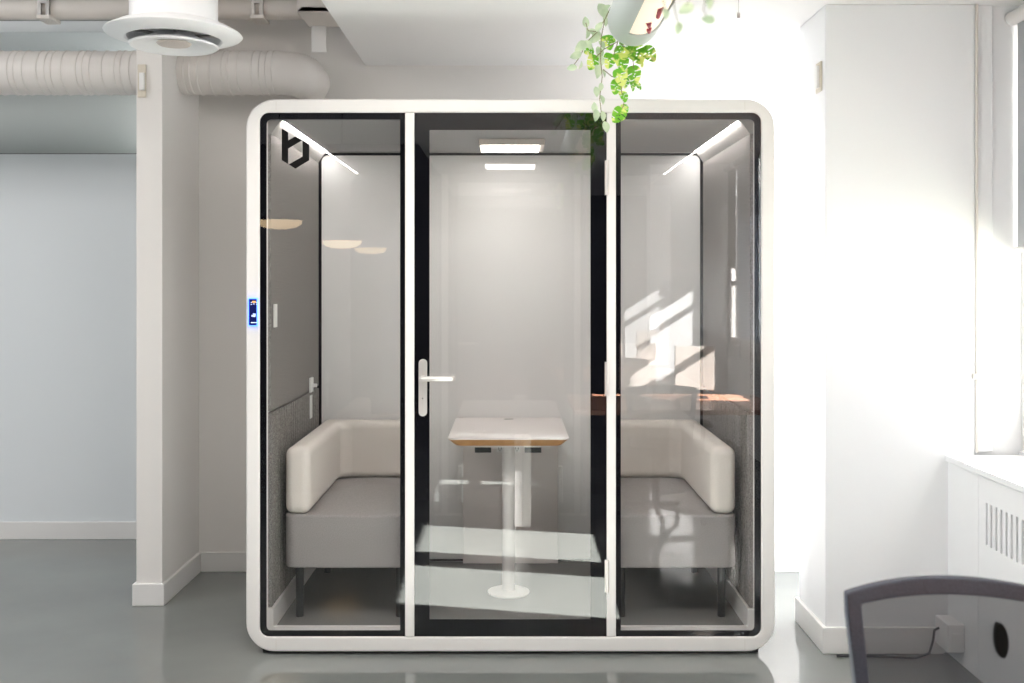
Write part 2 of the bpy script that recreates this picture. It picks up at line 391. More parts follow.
# vertical strap behind the duct
tag(B('wall_conduit_strip', -1.55, -1.50, BW-0.03, BW-0.001, 2.55, 3.2, 'wall'), 'flat painted vertical strip on the wall above the ribbed duct', 'conduit')

# ceiling diffuser
dc = P(174, 32, 3.74); cz = dc.z
t = thing('air_diffuser', 'round white ceiling air diffuser with stepped cones at the top left', 'air diffuser', (dc.x, dc.y, cz-0.1))
bm = bmesh.new(); r = lathe(bm, [(0.155, 3.2), (0.155, cz+0.03), (0.165, cz+0.03)], dc)
obj('duct_neck', bm, 'diff', t, smooth=True)
bm = bmesh.new(); lathe(bm, [(0.15, cz+0.035), (0.20, cz+0.018), (0.238, cz-0.002), (0.243, cz-0.008), (0.238, cz-0.013), (0.20, cz-0.026), (0.172, cz-0.030), (0.165, cz-0.024), (0.150, cz+0.035)], dc, 64)
obj('outer_ring', bm, 'diff', t, smooth=True)
bm = bmesh.new(); lathe(bm, [(0.06, cz-0.005), (0.10, cz-0.025), (0.152, cz-0.046), (0.158, cz-0.050), (0.153, cz-0.055), (0.105, cz-0.050), (0.085, cz-0.035), (0.05, cz-0.01), (0.0001, cz-0.01)], dc, 64)
obj('inner_cone', bm, 'diff', t, smooth=True)
bm = bmesh.new(); lathe(bm, [(0.0001, cz-0.035), (0.05, cz-0.035), (0.062, cz-0.042), (0.055, cz-0.048), (0.0001, cz-0.05)], dc, 48)
obj('centre_cap', bm, 'house', t, smooth=True)
bm = bmesh.new(); lathe(bm, [(0.0001, cz+0.04), (0.15, cz+0.04)], dc, 48); obj('throat', bm, 'dark', t)
bm = bmesh.new()
for k in range(4):
    a = math.radians(20+90*k); c, s = math.cos(a), math.sin(a)
    bm = bmesh.new(); tube(bm, [(dc.x+0.07*c, dc.y+0.07*s, cz-0.01), (dc.x+0.168*c, dc.y+0.168*s, cz+0.0)], 0.006, 6); obj('spoke', bm, 'steel', t)

# ================================================================ BOOTH
X0 = -0.006; YF = 4.063; YB = 5.205
HW = 1.050; ZT = 2.206; Z0 = 0.012; IH = 0.977; IZ0 = 0.078; IZ1 = 2.130
booth = thing('office_booth', 'white framed glass meeting booth with rounded corners and black edged panes', 'booth', (X0, (YF+YB)/2, 0))
bm = bmesh.new()
ring_prism(bm, rr(X0-HW, X0+HW, Z0, ZT, 0.115), rr(X0-IH-0.018, X0+IH+0.018, 0.072, 2.152, 0.035), YF, YF+0.06)
obj('front_frame', bm, 'frame', booth, bevel=0.007)
bm = bmesh.new()
ring_prism(bm, rr(X0-HW+0.008, X0+HW-0.008, Z0+0.006, ZT-0.008, 0.108), rr(X0-IH, X0+IH, IZ0-0.02, IZ1+0.01, 0.005), YF+0.06, YB)
obj('shell', bm, 'frame', booth)
for s in (-1, 1):
    for zz in ((0.013, 0.070), (2.154, 2.204)):
        B('frame_joint', X0+s*0.93-0.0008, X0+s*0.93+0.0008, YF-0.0006, YF+0.004, zz[0]+0.008, zz[1]-0.008, 'pipe', booth)
    B('mullion', X0+s*0.4-0.0185, X0+s*0.4+0.0185, YF-0.002, YF+0.058, 0.072, 2.152, 'frame', booth, bevel=0.004)
B('plinth', X0-HW+0.06, X0+HW-0.06, YF+0.03, YB-0.03, 0.0, 0.02, 'blackm', booth)

def pane_part(name, x0, x1, z0, z1, fr, fl, y, corners, glass='glass', parent=booth):
    """glass sheet with its black printed border. fr = border (left,right,bottom,top)"""
    bm = bmesh.new(); pts = rr(x0, x1, z0, z1, 0.036, corners=corners)
    bm.faces.new([bm.verts.new((x, y, z)) for x, z in pts]); g = obj(name, bm, glass, parent)
    bm = bmesh.new()
    ring_flat(bm, pts, rr(x0+fr[0], x1-fr[1], z0+fr[2], z1-fr[3], fl, corners=corners), y+0.003)
    obj('black_border', bm, 'frit', g)
    return g
YG = YF+0.003
xa, xb = X0-IH-0.018, X0-0.4185; xc, xd = X0+0.4185, X0+IH+0.018
gl = pane_part('window_pane', xa, xb, 0.072, 2.152, (0.026, 0.020, 0.022, 0.026), 0.02, YG, (1, 0, 0, 1))
gr = pane_part('window_pane', xc, xd, 0.072, 2.152, (0.020, 0.026, 0.022, 0.026), 0.02, YG, (0, 1, 1, 0))
# door
door = pane_part('glass_door', X0-0.3815, X0+0.3815, 0.073, 2.1515, (0.060, 0.064, 0.068, 0.068), 0.0005, YG-0.003, (0, 0, 0, 0))
# logo on left pane: letter b folded from bars
def LP(zx, zy): q = P(255+zx/8.533, 105+zy/8.533, YG); return (q.x, q.z)
bm = bmesh.new()
def flat(pts, y=YG-0.0012):
    bm.faces.new([bm.verts.new((x, y, z)) for x, z in pts])
flat([LP(229, 202), LP(284, 234), LP(284, 302), LP(344, 268), LP(402, 302), LP(284, 372), LP(284, 504), LP(229, 472)])
flat([LP(406, 302), LP(463, 338), LP(463, 472), LP(346, 543), LP(288, 508), LP(406, 440)])
obj('logo', bm, 'logo', gl)
# hinges on the door
for z0, z1 in ((1.825, 1.962), (1.028, 1.163), (0.25, 0.378)):
    bm = bmesh.new(); tube(bm, [(X0+0.3835, YF-0.006, z0), (X0+0.3835, YF-0.006, z1)], 0.007, 12)
    bx(bm, X0+0.374, X0+0.392, YF-0.003, YF+0.002, z0, z1)
    obj('hinge', bm, 'nickel', door, smooth=True)
# handle
hx = P(423, 0, YF).x
bm = bmesh.new(); z0 = P(0, 416, YF).z; z1 = P(0, 359, YF).z
prism(bm, rr(hx-0.0165, hx+0.0165, z0, z1, 0.016, 8), YF-0.012, YF+0.001)
obj('handle_plate', bm, 'nickel', door, bevel=0.002)
zh = P(0, 377.5, YF).z
bm = bmesh.new(); pts = [(hx, YF-0.01, zh), (hx, YF-0.045, zh), (hx+0.006, YF-0.057, zh), (hx+0.02, YF-0.062, zh), (hx+0.10, YF-0.062, zh), (hx+0.115, YF-0.058, zh), (hx+0.119, YF-0.045, zh), (hx+0.119, YF-0.03, zh)]
tube(bm, pts, 0.0105, 14); obj('door_lever', bm, 'nickel', door, smooth=True)
bm = bmesh.new(); zk = P(0, 398, YF).z
tube(bm, [(hx, YF-0.012, zk), (hx, YF-0.016, zk)], 0.007, 16); bx(bm, hx-0.003, hx+0.003, YF-0.016, YF-0.0125, zk-0.016, zk)
obj('key_cylinder', bm, 'nickel', door)
bm = bmesh.new(); tube(bm, [(hx, YF-0.0163, zk), (hx, YF-0.0168, zk)], 0.0025, 8); obj('keyhole', bm, 'blackm', door)

# interior surfaces
yi0, yi1 = YF+0.062, 5.14
B('carpet_floor', X0-IH, X0+IH, yi0, yi1, 0.06, IZ0, 'carpet', booth)
B('ceiling_panel', X0-IH, X0+IH, yi0, yi1, IZ1, IZ1+0.008, 'felt_ceil', booth)
for s in (-1, 1):
    a, b = sorted((X0+s*IH, X0+s*(IH-0.012)))
    B('felt_panel', a, b, yi0, yi1, 0.96, 2.078, 'felt', booth)
    bm = bmesh.new(); n = 22; p = (yi1-yi0)/n
    a2, b2 = sorted((X0+s*IH, X0+s*(IH-0.004))); bx(bm, a2, b2, yi0, yi1, 0.17, 0.955)
    for k in range(n):
        a3, b3 = sorted((X0+s*(IH-0.003), X0+s*(IH-0.015))); bx(bm, a3, b3, yi0+p*(k+0.08), yi0+p*(k+0.8), 0.17, 0.95)
    obj('ribbed_panel', bm, 'felt', booth)
    a, b = sorted((X0+s*IH, X0+s*(IH-0.022))); B('skirting', a, b, yi0, yi1, IZ0, 0.165, 'frame', booth)
    # sloped cove and led strip
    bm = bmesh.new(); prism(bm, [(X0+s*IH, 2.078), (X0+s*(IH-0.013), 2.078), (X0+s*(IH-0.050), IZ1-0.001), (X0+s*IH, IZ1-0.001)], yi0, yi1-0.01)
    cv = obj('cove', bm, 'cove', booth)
    bm = bmesh.new(); a, b = sorted((X0+s*(IH-0.052), X0+s*(IH-0.061))); z_ = IZ1-0.0012; bm.faces.new([bm.verts.new(q_) for q_ in ((a, yi0+0.02, z_), (a, yi1-0.02, z_), (b, yi1-0.02, z_), (b, yi0+0.02, z_))])
    obj('light_strip', bm, 'led', booth)
B('front_sill', X0-IH+0.022, X0+IH-0.022, yi0, yi0+0.022, IZ0, IZ0+0.012, 'frame', booth)
# ceiling lamp
hous = B('ceiling_lamp', X0-0.145, X0+0.155, 4.64, 4.90, 2.102, IZ1, 'house', booth, bevel=0.004)
B('light_panel', X0-0.140+0.004, X0+0.130, 4.665, 4.875, 2.097, 2.1015, 'ledp', hous)
# back pane
bp = pane_part('back_pane', X0-IH, X0+IH, IZ0, IZ1-0.001, (0.026, 0.026, 0.010, 0.013), 0.03, yi1+0.004, (0, 0, 1, 1), 'glassb')
B('back_panel', X0-IH, X0+IH, yi1+0.014, yi1+0.022, IZ0-0.01, IZ1, 'panel', booth)
# wall fittings inside
B('light_switch', X0-IH+0.012, X0-IH+0.020, 4.165, 4.205, 1.295, 1.39, 'base', booth, bevel=0.002)
f = B('coat_hook', X0-IH+0.012, X0-IH+0.022, 4.90, 4.96, 0.95, 1.02, 'plug', booth, bevel=0.002)
B('hook_arm', X0-IH+0.022, X0-IH+0.044, 4.92, 4.935, 0.975, 0.99, 'plug', f)
B('cable_cover', X0-IH+0.012, X0-IH+0.018, 4.90, 4.95, 0.965-0.14, 0.935, 'plug', booth)
# power panel behind table
pp = B('power_panel', P(463, 0, 5.10).x, P(558, 0, 5.10).x, 5.095, 5.138, IZ0+0.001, 0.80, 'box', booth, bevel=0.003)
for px in (483, 533):
    q = P(px, 450, 5.093); B('power_socket', q.x-0.041, q.x+0.041, 5.091, 5.095, q.z-0.013, q.z+0.017, 'outlet', pp)
for px in (500, 517):
    q = P(px, 449, 5.093); s = B('power_socket', q.x-0.017, q.x+0.017, 5.091, 5.095, q.z-0.015, q.z+0.015, 'plug', pp)
    bm = bmesh.new()
    bx(bm, q.x-0.008, q.x-0.004, 5.0895, 5.091, q.z-0.002, q.z+0.008); bx(bm, q.x+0.004, q.x+0.008, 5.0895, 5.091, q.z-0.002, q.z+0.008)
    tube(bm, [(q.x, 5.091, q.z-0.008), (q.x, 5.0895, q.z-0.008)], 0.003, 8); obj('socket_slot', bm, 'outlet', pp)
# white strips modelled in place of reflections beside the panel
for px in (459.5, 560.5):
    q = P(px, 484, 5.13); B('reflection_strip', q.x-0.009, q.x+0.009, 5.125, 5.139, q.z-0.095, q.z+0.09, 'plug', booth, bevel=0.002)

# card reader on the frame
q = P(253.5, 312, YF)
t = thing('access_reader', 'small black touch display with a glowing blue rim on the left booth frame', 'reader', (q.x, YF, q.z-0.06))
bm = bmesh.new(); prism(bm, rr(q.x-0.0195, q.x+0.0195, q.z-0.057, q.z+0.057, 0.004, 4), YF-0.009, YF-0.0005); obj('glow_rim', bm, 'blue', t)
bm = bmesh.new(); prism(bm, rr(q.x-0.015, q.x+0.015, q.z-0.052, q.z+0.052, 0.002, 4), YF-0.0115, YF-0.0085); obj('screen', bm, 'screen', t)
def SP(zx, zy): r_ = P(240+zx/15.17, 290+zy/15.17, YF-0.012); return r_.x, r_.z
bm = bmesh.new(); ys = YF-0.0125
for (a, b, c, d) in ((165, 182, 180, 194), (245, 182, 260, 194), (165, 212, 180, 224), (245, 212, 260, 224), (200, 206, 220, 218), (165, 488, 258, 500), (175, 378, 195, 404), (196, 358, 238, 372), (200, 376, 242, 388), (200, 392, 234, 408)):
    (u0, w0), (u1, w1) = SP(a, b), SP(c, d); bx(bm, u0, u1, ys, ys+0.0009, w1, w0); obj('screen_icon', bm, 'mark', t); bm = bmesh.new()
bm = bmesh.new(); (u0, w0), (u1, w1) = SP(185, 166), SP(240, 194); bx(bm, u0, u1, ys, ys+0.0009, w1, w0); obj('screen_banner', bm, 'amber', t)

# ================================================================ BENCHES
def bench(s, lab):
    xo = X0+s*0.93; xi = X0+s*0.425; y0, y1 = 4.20, 5.10
    t = thing('corner_bench', lab, 'bench', (X0+s*0.68, 4.65, IZ0), 'upholstered benches in the booth')
    a, b = sorted((xo, xi))
    bm = bmesh.new(); r = 0.045
    pts = []
    for (cx, cy, a0) in ((a+r, y0+r, 180), (b-r, y0+r, 270), (b-0.01, y1-0.01, 0), (a+0.01, y1-0.01, 90)):
        q = r if a0 in (180, 270) else 0.01
        for k in range(7):
            an = math.radians(a0+15*k); pts.append((cx+q*math.cos(an), cy+q*math.sin(an)))
    prism_z(bm, pts, 0.305, 0.523)
    obj('seat', bm, 'seat', t, bevel=0.012)
    # L shaped backrest
    th = 0.105
    L = [(xo, y0+0.01), (xo, y1), (xi, y1), (xi, y1-th), (xo-s*(th+0.055), y1-th), (xo-s*(th+0.016), y1-th-0.016), (xo-s*th, y1-th-0.055), (xo-s*th, y0+0.01)]
    if s > 0: L = L[::-1]
    bm = bmesh.new(); prism_z(bm, L[::-1], 0.522, 0.80)
    obj('backrest', bm, 'cream', t, bevel=0.036, seg=6)
    for lx in (0.885, 0.465):
        for ly in (4.30, 4.95):
            bm = bmesh.new(); tube(bm, [(X0+s*lx, ly, IZ0), (X0+s*lx, ly, 0.31)], 0.017, 16); obj('leg', bm, 'blackm', t, smooth=True)
bench(-1, 'grey bench with cream corner backrest behind the left pane of the booth')
bench(1, 'grey bench with cream corner backrest behind the right pane of the booth')

# ================================================================ TABLE
tx = P(508.5, 0, 4.6).x
t = thing('meeting_table', 'small white topped table with tapered wooden edge on a white post', 'table', (tx, 4.62, IZ0))
W = 0.262
def ttop(w, y0, r): return rr(tx-w, tx+w, y0, 5.088, r, 8, (1, 1, 0, 0))
bm = bmesh.new(); prism_z(bm, ttop(W, 4.43, 0.025), 0.797, 0.804); obj('tabletop', bm, 'lam', t)
bm = bmesh.new()
A = ttop(W, 4.43, 0.025); D_ = ttop(W-0.032, 4.452, 0.03)
va = [bm.verts.new((x, y, 0.797)) for x, y in A]; vb = [bm.verts.new((x, min(y, 5.088), 0.768)) for x, y in D_]
n = len(A)
for k in range(n): bm.faces.new((va[k], va[(k+1) % n], vb[(k+1) % n], vb[k]))
bm.faces.new(va); bm.faces.new(vb); obj('wooden_edge', bm, 'ply', t, smooth=False)
bm = bmesh.new(); q = P(509, 419, 5.05); bx(bm, q.x-0.022, q.x+0.022, 5.035, 5.06, 0.8035, 0.8052); obj('cable_slot', bm, 'steel', t)
B('support_rail', tx-0.185, tx+0.185, 4.50, 5.085, 0.753, 0.768, 'whitem', t, bevel=0.002)
bm = bmesh.new(); tube(bm, [(tx, 4.63, IZ0+0.01), (tx, 4.63, 0.76)], 0.0285, 28); obj('post', bm, 'whitem', t, smooth=True)
bm = bmesh.new(); lathe(bm, [(0.0001, IZ0), (0.095, IZ0), (0.095, IZ0+0.006), (0.03, IZ0+0.012), (0.0001, IZ0+0.012)], (tx, 4.63), 40); obj('base_plate', bm, 'whitem', t, smooth=True)

# ================================================================ OFFICE CHAIR
cx, cy = 0.885, 2.10
t = thing('office_chair', 'dark blue grey office chair with curved mesh back at the lower right', 'chair', (cx, cy-0.25, 0))
bm = bmesh.new()
zt = 0.874; hw = 0.212
def bcurve(x): return cy+0.01-0.9*(x*x)      # slight wrap toward the sitter
def backpt(u, v):    # u -1..1, v 0..1 (bottom..top)
    w = hw*(0.86+0.14*min(1, v*1.15)); x = u*w
    z = 0.50+v*(zt-0.50)-0.020*u*u*(v**3)
    if abs(u) > 0.9: z -= 0
    return Vector((cx+x, bcurve(x)-0.03*(1-v), z))
NU, NV = 36, 24; T = 0.028
def fr(u, v): return backpt(u, v)
loopO = []; loopI = []
def path(ins):
    L = []; a = 1-ins/hw; b0 = ins/0.37
    for k in range(25): L.append((-a+2*a*k/24, 1-b0))
    for k in range(1, 25): L.append((a, (1-b0)-(1-2*b0)*k/24))
    for k in range(1, 25): L.append((a-2*a*k/24, b0))
    for k in range(1, 24): L.append((-a, b0+(1-2*b0)*k/24))
    return L
pO, pI = path(0.0), path(0.034)
dyf = Vector((0, 0.013, 0))
O0 = [bm.verts.new(fr(*p)-dyf) for p in pO]; O1 = [bm.verts.new(fr(*p)+dyf) for p in pO]
I0 = [bm.verts.new(fr(*p)-dyf) for p in pI]; I1 = [bm.verts.new(fr(*p)+dyf) for p in pI]
n = len(pO)
for k in range(n):
    j = (k+1) % n
    bm.faces.new((O0[k], O0[j], I0[j], I0[k])); bm.faces.new((O1[k], I1[k], I1[j], O1[j]))
    bm.faces.new((O0[k], O1[k], O1[j], O0[j])); bm.faces.new((I0[k], I0[j], I1[j], I1[k]))
obj('back_frame', bm, 'chair', t, bevel=0.005)
bm = bmesh.new(); a = 1-0.030/hw; vs = [[bm.verts.new(fr(-a+2*a*i/NU, 0.08+0.84*j/NV)) for j in range(NV+1)] for i in range(NU+1)]
for i in range(NU):
    for j in range(NV): bm.faces.new((vs[i][j], vs[i+1][j], vs[i+1][j+1], vs[i][j+1]))
obj('back_mesh', bm, 'mesh', t, smooth=True)
bm = bmesh.new(); q = P(1003, 642, cy-0.05)
pts = [(q.x+0.015*math.sin(math.pi*k/8)*(1)+0.004*(k-4)/4, q.z+0.036*math.cos(math.pi*k/8)) for k in range(9)]+[(q.x-0.012*math.sin(math.pi*k/8)-0.004*(k-4)/4, q.z-0.036*math.cos(math.pi*k/8)) for k in range(1, 8)]
prism(bm, pts, cy-0.046, cy-0.030); obj('lumbar_knob', bm, 'logo', t, bevel=0.003)
bm = bmesh.new(); tube(bm, [(cx, cy+0.02, 0.53), (cx, cy+0.035, 0.45), (cx, cy-0.05, 0.40), (cx, cy-0.25, 0.40)], 0.022, 12); obj('back_support', bm, 'blackm', t, smooth=True)
bm = bmesh.new(); prism_z(bm, rr(cx-0.24, cx+0.24, cy-0.52, cy-0.07, 0.08), 0.43, 0.49); obj('seat', bm, 'chair', t, bevel=0.02)
for s in (-1, 1):
    bm = bmesh.new(); tube(bm, [(cx+s*0.22, cy-0.25, 0.42), (cx+s*0.28, cy-0.25, 0.43), (cx+s*0.29, cy-0.25, 0.60)], 0.014, 10)
    a = obj('armrest', bm, 'blackm', t, smooth=True)
    B('arm_pad', cx+s*0.29-0.035, cx+s*0.29+0.035, cy-0.36, cy-0.14, 0.60, 0.625, 'blackm', a, bevel=0.008)
bm = bmesh.new(); tube(bm, [(cx, cy-0.27, 0.09), (cx, cy-0.27, 0.43)], 0.025, 16); obj('gas_column', bm, 'blackm', t, smooth=True)
for k in range(5):
    a = math.radians(18+72*k); ex, ey = cx+0.29*math.cos(a), cy-0.27+0.29*math.sin(a)
    bm = bmesh.new(); tube(bm, [(cx, cy-0.27, 0.11), (ex, ey, 0.07)], [0.022, 0.014], 10); l = obj('base_leg', bm, 'blackm', t, smooth=True)
    bm = bmesh.new(); tube(bm, [(ex-0.012, ey, 0.028), (ex+0.012, ey, 0.028)], 0.027, 18); obj('caster', bm, 'blackm', l, smooth=True)

# ================================================================ DESK + MONITORS (seen as reflections in the booth glass)
t = thing('desk', 'reddish wooden desk in front of the booth seen reflected in its right pane', 'desk', (1.05, 1.32, 0))
B('desktop', 0.385, 1.70, 0.88, 1.78, 0.655, 0.685, 'desk', t, bevel=0.002)
for x_ in (0.45, 1.62):
    for y_ in (0.96, 1.70):
        B('leg', x_-0.02, x_+0.02, y_-0.02, y_+0.02, 0, 0.655, 'blackm', t)
t = thing('pedestal', 'narrow white pedestal on small feet seen reflected in the glass door behind the table post', 'pedestal', (0.07, 1.98, 0))
B('panel', 0.015, 0.063, 1.94, 2.02, 0.02, 0.56, 'whitem', t, bevel=0.002)
B('panel', 0.066, 0.114, 1.94, 2.02, 0.02, 0.56, 'whitem', t, bevel=0.002)
for x_ in (0.04, 0.09):
    B('foot', x_-0.012, x_+0.012, 1.95, 2.01, 0, 0.02, 'blackm', t)
for k, (x_, w_, h_) in enumerate(((0.86, 0.25, 0.32), (1.25, 0.27, 0.30))):
    t = thing('monitor', ['monitor on the reddish desk, nearer the middle of the booth', 'monitor on the reddish desk, nearer the windows'][k], 'monitor', (x_, 1.12, 0.685), 'monitors on the desk')
    B('display', x_-w_/2, x_+w_/2, 1.10, 1.13, 0.74, 0.74+h_, 'house', t, bevel=0.004)
    B('stand', x_-0.02, x_+0.02, 1.10, 1.12, 0.69, 0.78, 'blackm', t)
    B('foot', x_-0.09, x_+0.09, 1.04, 1.18, 0.685, 0.692, 'blackm', t)
for k, (x_, y_, z_) in enumerate(((-2.05, -0.9, 2.02), (-1.75, -2.4, 1.90))):
    t = thing('pendant_lamp', ['warm pendant lamp reflected in the left pane, nearer the booth', 'warm pendant lamp reflected in the left pane, farther from the booth'][k], 'lamp', (x_, y_, z_), 'warm pendant lamps')
    bm = bmesh.new(); lathe(bm, [(0.02, z_+0.16), (0.06, z_+0.13), (0.22, z_+0.02), (0.225, z_)], (x_, y_), 36); obj('lamp_shade', bm, 'blackm', t, smooth=True)
    bm = bmesh.new(); lathe(bm, [(0.20, z_+0.01), (0.19, z_-0.03), (0.14, z_-0.06), (0.07, z_-0.072), (0.0001, z_-0.075)], (x_, y_), 30); obj('glowing_disc', bm, 'warm', t)
    bm = bmesh.new(); tube(bm, [(x_, y_, z_+0.15), (x_, y_, 3.25)], 0.004, 6); obj('cord', bm, 'blackm', t)

# ================================================================ HANGING PLANTER AND PLANTS
PX, PZ, PR = 0.392, 2.324, 0.084; PY0, PY1 = 1.5, 3.30
t = thing('hanging_planter', 'pale grey tubular planter hanging below the ceiling with a cream slot', 'planter', (PX, 2.6, PZ))
bm = bmesh.new(); n = 40
# tube shell with the lower right part open
seg = [math.radians(-28+(360-84)*k/n) for k in range(n+1)]
O = [[bm.verts.new((PX+PR*math.cos(a), y, PZ+PR*math.sin(a))) for a in seg] for y in (PY0, PY1-0.13)]
for k in range(n): bm.faces.new((O[0][k], O[0][k+1], O[1][k+1], O[1][k]))
full = [2*math.pi*k/48 for k in range(48)]
r0 = [bm.verts.new((PX+PR*math.cos(a), PY1-0.13, PZ+PR*math.sin(a))) for a in full]
r1 = [bm.verts.new((PX+PR*math.cos(a), PY1, PZ+PR*math.sin(a))) for a in full]
for k in range(48): bm.faces.new((r0[k], r0[(k+1) % 48], r1[(k+1) % 48], r1[k]))
bm.faces.new(r1); bm.faces.new(r0)
obj('planter_body', bm, 'pot', t, smooth=True)
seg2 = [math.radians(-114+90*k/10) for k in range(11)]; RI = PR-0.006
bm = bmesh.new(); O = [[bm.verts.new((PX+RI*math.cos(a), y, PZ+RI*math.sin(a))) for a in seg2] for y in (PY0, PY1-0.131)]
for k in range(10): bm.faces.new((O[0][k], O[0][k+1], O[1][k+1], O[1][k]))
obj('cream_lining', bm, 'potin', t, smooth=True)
bm = bmesh.new()
for (y_, a0, l) in ((3.13, -70, 0.05), (3.05, -78, 0.04), (2.93, -68, 0.10), (2.76, -50, 0.07), (2.64, -70, 0.05)):
    a = math.radians(a0); c = Vector((PX+(RI+0.001)*math.cos(a), y_, PZ+(RI+0.001)*math.sin(a)))
    bm = bmesh.new(); tube(bm, [c-Vector((0.004, l/2, 0)), c+Vector((0.003, l/2, 0))], [0.009, 0.006], 6); obj('red_mark', bm, 'red', t)
for y_ in (1.9, 3.0):
    bm = bmesh.new(); tube(bm, [(PX, y_, PZ+PR), (PX, y_, ZC)], 0.002, 6); obj('suspension_wire', bm, 'steel', t)
bm = bmesh.new(); q = P(738, 0, 3.3)
tube(bm, [(q.x, 3.3, ZC), (q.x+0.002, 3.3, P(0, 14, 3.3).z)], 0.0012, 6); bx(bm, q.x-0.003, q.x+0.006, 3.297, 3.303, P(0, 18, 3.3).z, P(0, 13, 3.3).z)
tag(obj('hanging_wire', bm, 'steel'), 'thin loose wire hanging from the ceiling right of the plants', 'wire')

def leaf_oval(bm, c, size, ang, tilt, wid=0.62):
    """oval leaf; ang = direction of its tip in the XZ plane, tilt turns it about its own axis"""
    d = Vector((math.cos(ang), random.uniform(-.25, .25), math.sin(ang))).normalized()
    s = d.cross(Vector((0, 1, 0))).normalized(); nn = s.cross(d).normalized()
    s = (s*math.cos(tilt)+nn*math.sin(tilt)).normalized(); nn = d.cross(s)
    N = 9; rows = []
    for i in range(N+1):
        u = i/N; w = size*wid*0.5*math.sin(math.pi*min(1, u**0.85))**0.75 if 0 < i < N else 0.0004
        p = c+d*size*(u-0.5)-nn*size*0.12*(u-0.5)**2*4
        rows.append([bm.verts.new(p-s*w+nn*w*0.25), bm.verts.new(p), bm.verts.new(p+s*w+nn*w*0.25)])
    for a, b in zip(rows, rows[1:]):
        bm.faces.new((a[0], a[1], b[1], b[0])); bm.faces.new((a[1], a[2], b[2], b[1]))
def leaf_split(bm, c, size, ang, tilt, wid=0.85):
    """heart shaped leaf with deep side cuts and small holes near the rib"""
    d = Vector((math.cos(ang), random.uniform(-.2, .2), math.sin(ang))).normalized()
    s = d.cross(Vector((0, 1, 0))).normalized(); nn = s.cross(d).normalized()
    s = (s*math.cos(tilt)+nn*math.sin(tilt)).normalized(); nn = d.cross(s)
    def pt(u, w): return c+d*size*(u-0.5)+s*w*size-nn*size*(0.10*(2*u-1)**2-0.35*w*w)
    N = 40
    for sd in (-1, 1):
        prev = None
        for i in range(N+1):
            u = i/N
            w = wid*0.5*(math.sin(math.pi*min(1, (0.06+u*0.94)**0.7))**0.6) if i < N else 0.0
            lobes = 3; ph = (u*lobes+0.25*(sd > 0)) % 1.0
            cut = 0.20 < ph < 0.33 and 0.22 < u < 0.92
            rows = [pt(u, 0), pt(u-0.00, sd*w*0.22), pt(u+0.03*w, sd*w*0.50), pt(u+0.09*w, sd*w)]
            vs_ = [bm.verts.new(q_) for q_ in rows]
            if prev:
                for k in range(3):
                    if cut and k >= 1: continue
                    if k == 0 and 0.66 < ph < 0.80 and 0.25 < u < 0.8: continue
                    bm.faces.new((prev[k], prev[k+1], vs_[k+1], vs_[k]))
            prev = vs_
def plant(name, label, loc, stems, leaves, kind, mleaf, YY, jit=0.04):
    t = thing(name, label, 'plant', loc, None)
    bm = bmesh.new()
    for st in stems:
        pts = [P(560+a/5.689, b/5.689, YY+random.uniform(-.01, .01)) for a, b in st]
        tube(bm, pts, 0.0016 if YY > 2.5 else 0.0008, 6)
    obj('stem', bm, 'stem', t, smooth=True)
    bm = bmesh.new()
    for (a, b, s_, ang, tl) in leaves:
        c = P(560+a/5.689, b/5.689, YY+random.uniform(-jit, jit)); size = s_*2/5.689*YY/F
        kind(bm, c, size, math.radians(ang), math.radians(tl))
    obj('foliage', bm, mleaf, t, smooth=True)
    return t
pale = [(245, 62, 48, -60, 5), (262, 45, 30, 40, 30), (147, 125, 32, 100, 10), (157, 188, 34, -95, 50), (120, 262, 44, -140, 10), (90, 315, 36, -160, 15), (68, 385, 30, 190, 0),
        (118, 370, 26, -110, 60), (205, 208, 44, -120, 10), (222, 152, 32, 60, 20), (225, 300, 40, -80, 20), (160, 255, 36, -40, 20), (215, 405, 42, -90, 30),
        (250, 418, 24, -70, 50), (232, 495, 26, -100, 20), (208, 522, 30, -80, 10), (240, 565, 30, -75, 40), (197, 610, 30, 100, 20), (205, 655, 36, -90, 25), (245, 660, 30, -85, 20),
        (262, 722, 34, -75, 10), (258, 120, 30, -80, 30), (190, 180, 28, 150, 20), (180, 230, 26, 200, 30), (240, 255, 30, -60, 30), (100, 290, 28, -120, 45), (235, 350, 30, -100, 10)]
plant('trailing_plant', 'pale green trailing plant with round leaves hanging left of the planter end', P(600, 30, 3.30),
      [[(290, 40), (255, 110), (215, 180), (150, 240), (115, 320), (75, 375)], [(255, 110), (235, 210), (230, 330), (240, 440), (225, 560), (235, 640), (262, 715)], [(215, 180), (160, 175), (147, 130)]],
      pale, leaf_oval, 'leafp', 3.36)
var = [(272, 240, 48, -70, 15), (290, 222, 30, -20, 30), (185, 355, 46, -110, 20), (165, 290, 30, 200, 10), (280, 345, 46, -100, 15), (345, 300, 50, 120, 10), (350, 350, 55, -80, 20), (435, 305, 66, -60, 10), (400, 275, 44, -100, 25),
       (505, 305, 56, -50, 15), (350, 262, 26, -90, 40), (422, 425, 52, -70, 10), (412, 490, 30, -75, 50), (445, 488, 28, -45, 40), (345, 440, 52, -70, 15), (375, 470, 34, -95, 50),
       (320, 495, 44, -100, 10), (362, 548, 36, -70, 30), (370, 615, 30, -60, 35), (332, 655, 50, -125, 10), (455, 350, 36, -60, 45)]
plant('trailing_plant', 'bright yellow green variegated plant with split leaves below the planter end', P(630, 60, 3.22),
      [[(330, 235), (300, 330), (340, 360), (330, 420), (345, 470), (350, 520), (365, 580), (350, 640)], [(330, 235), (250, 280), (200, 330)], [(340, 245), (410, 300), (420, 400)], [(245, 395), (295, 435), (320, 440)]],
      var, leaf_split, 'leafv', 3.37, 0.025)
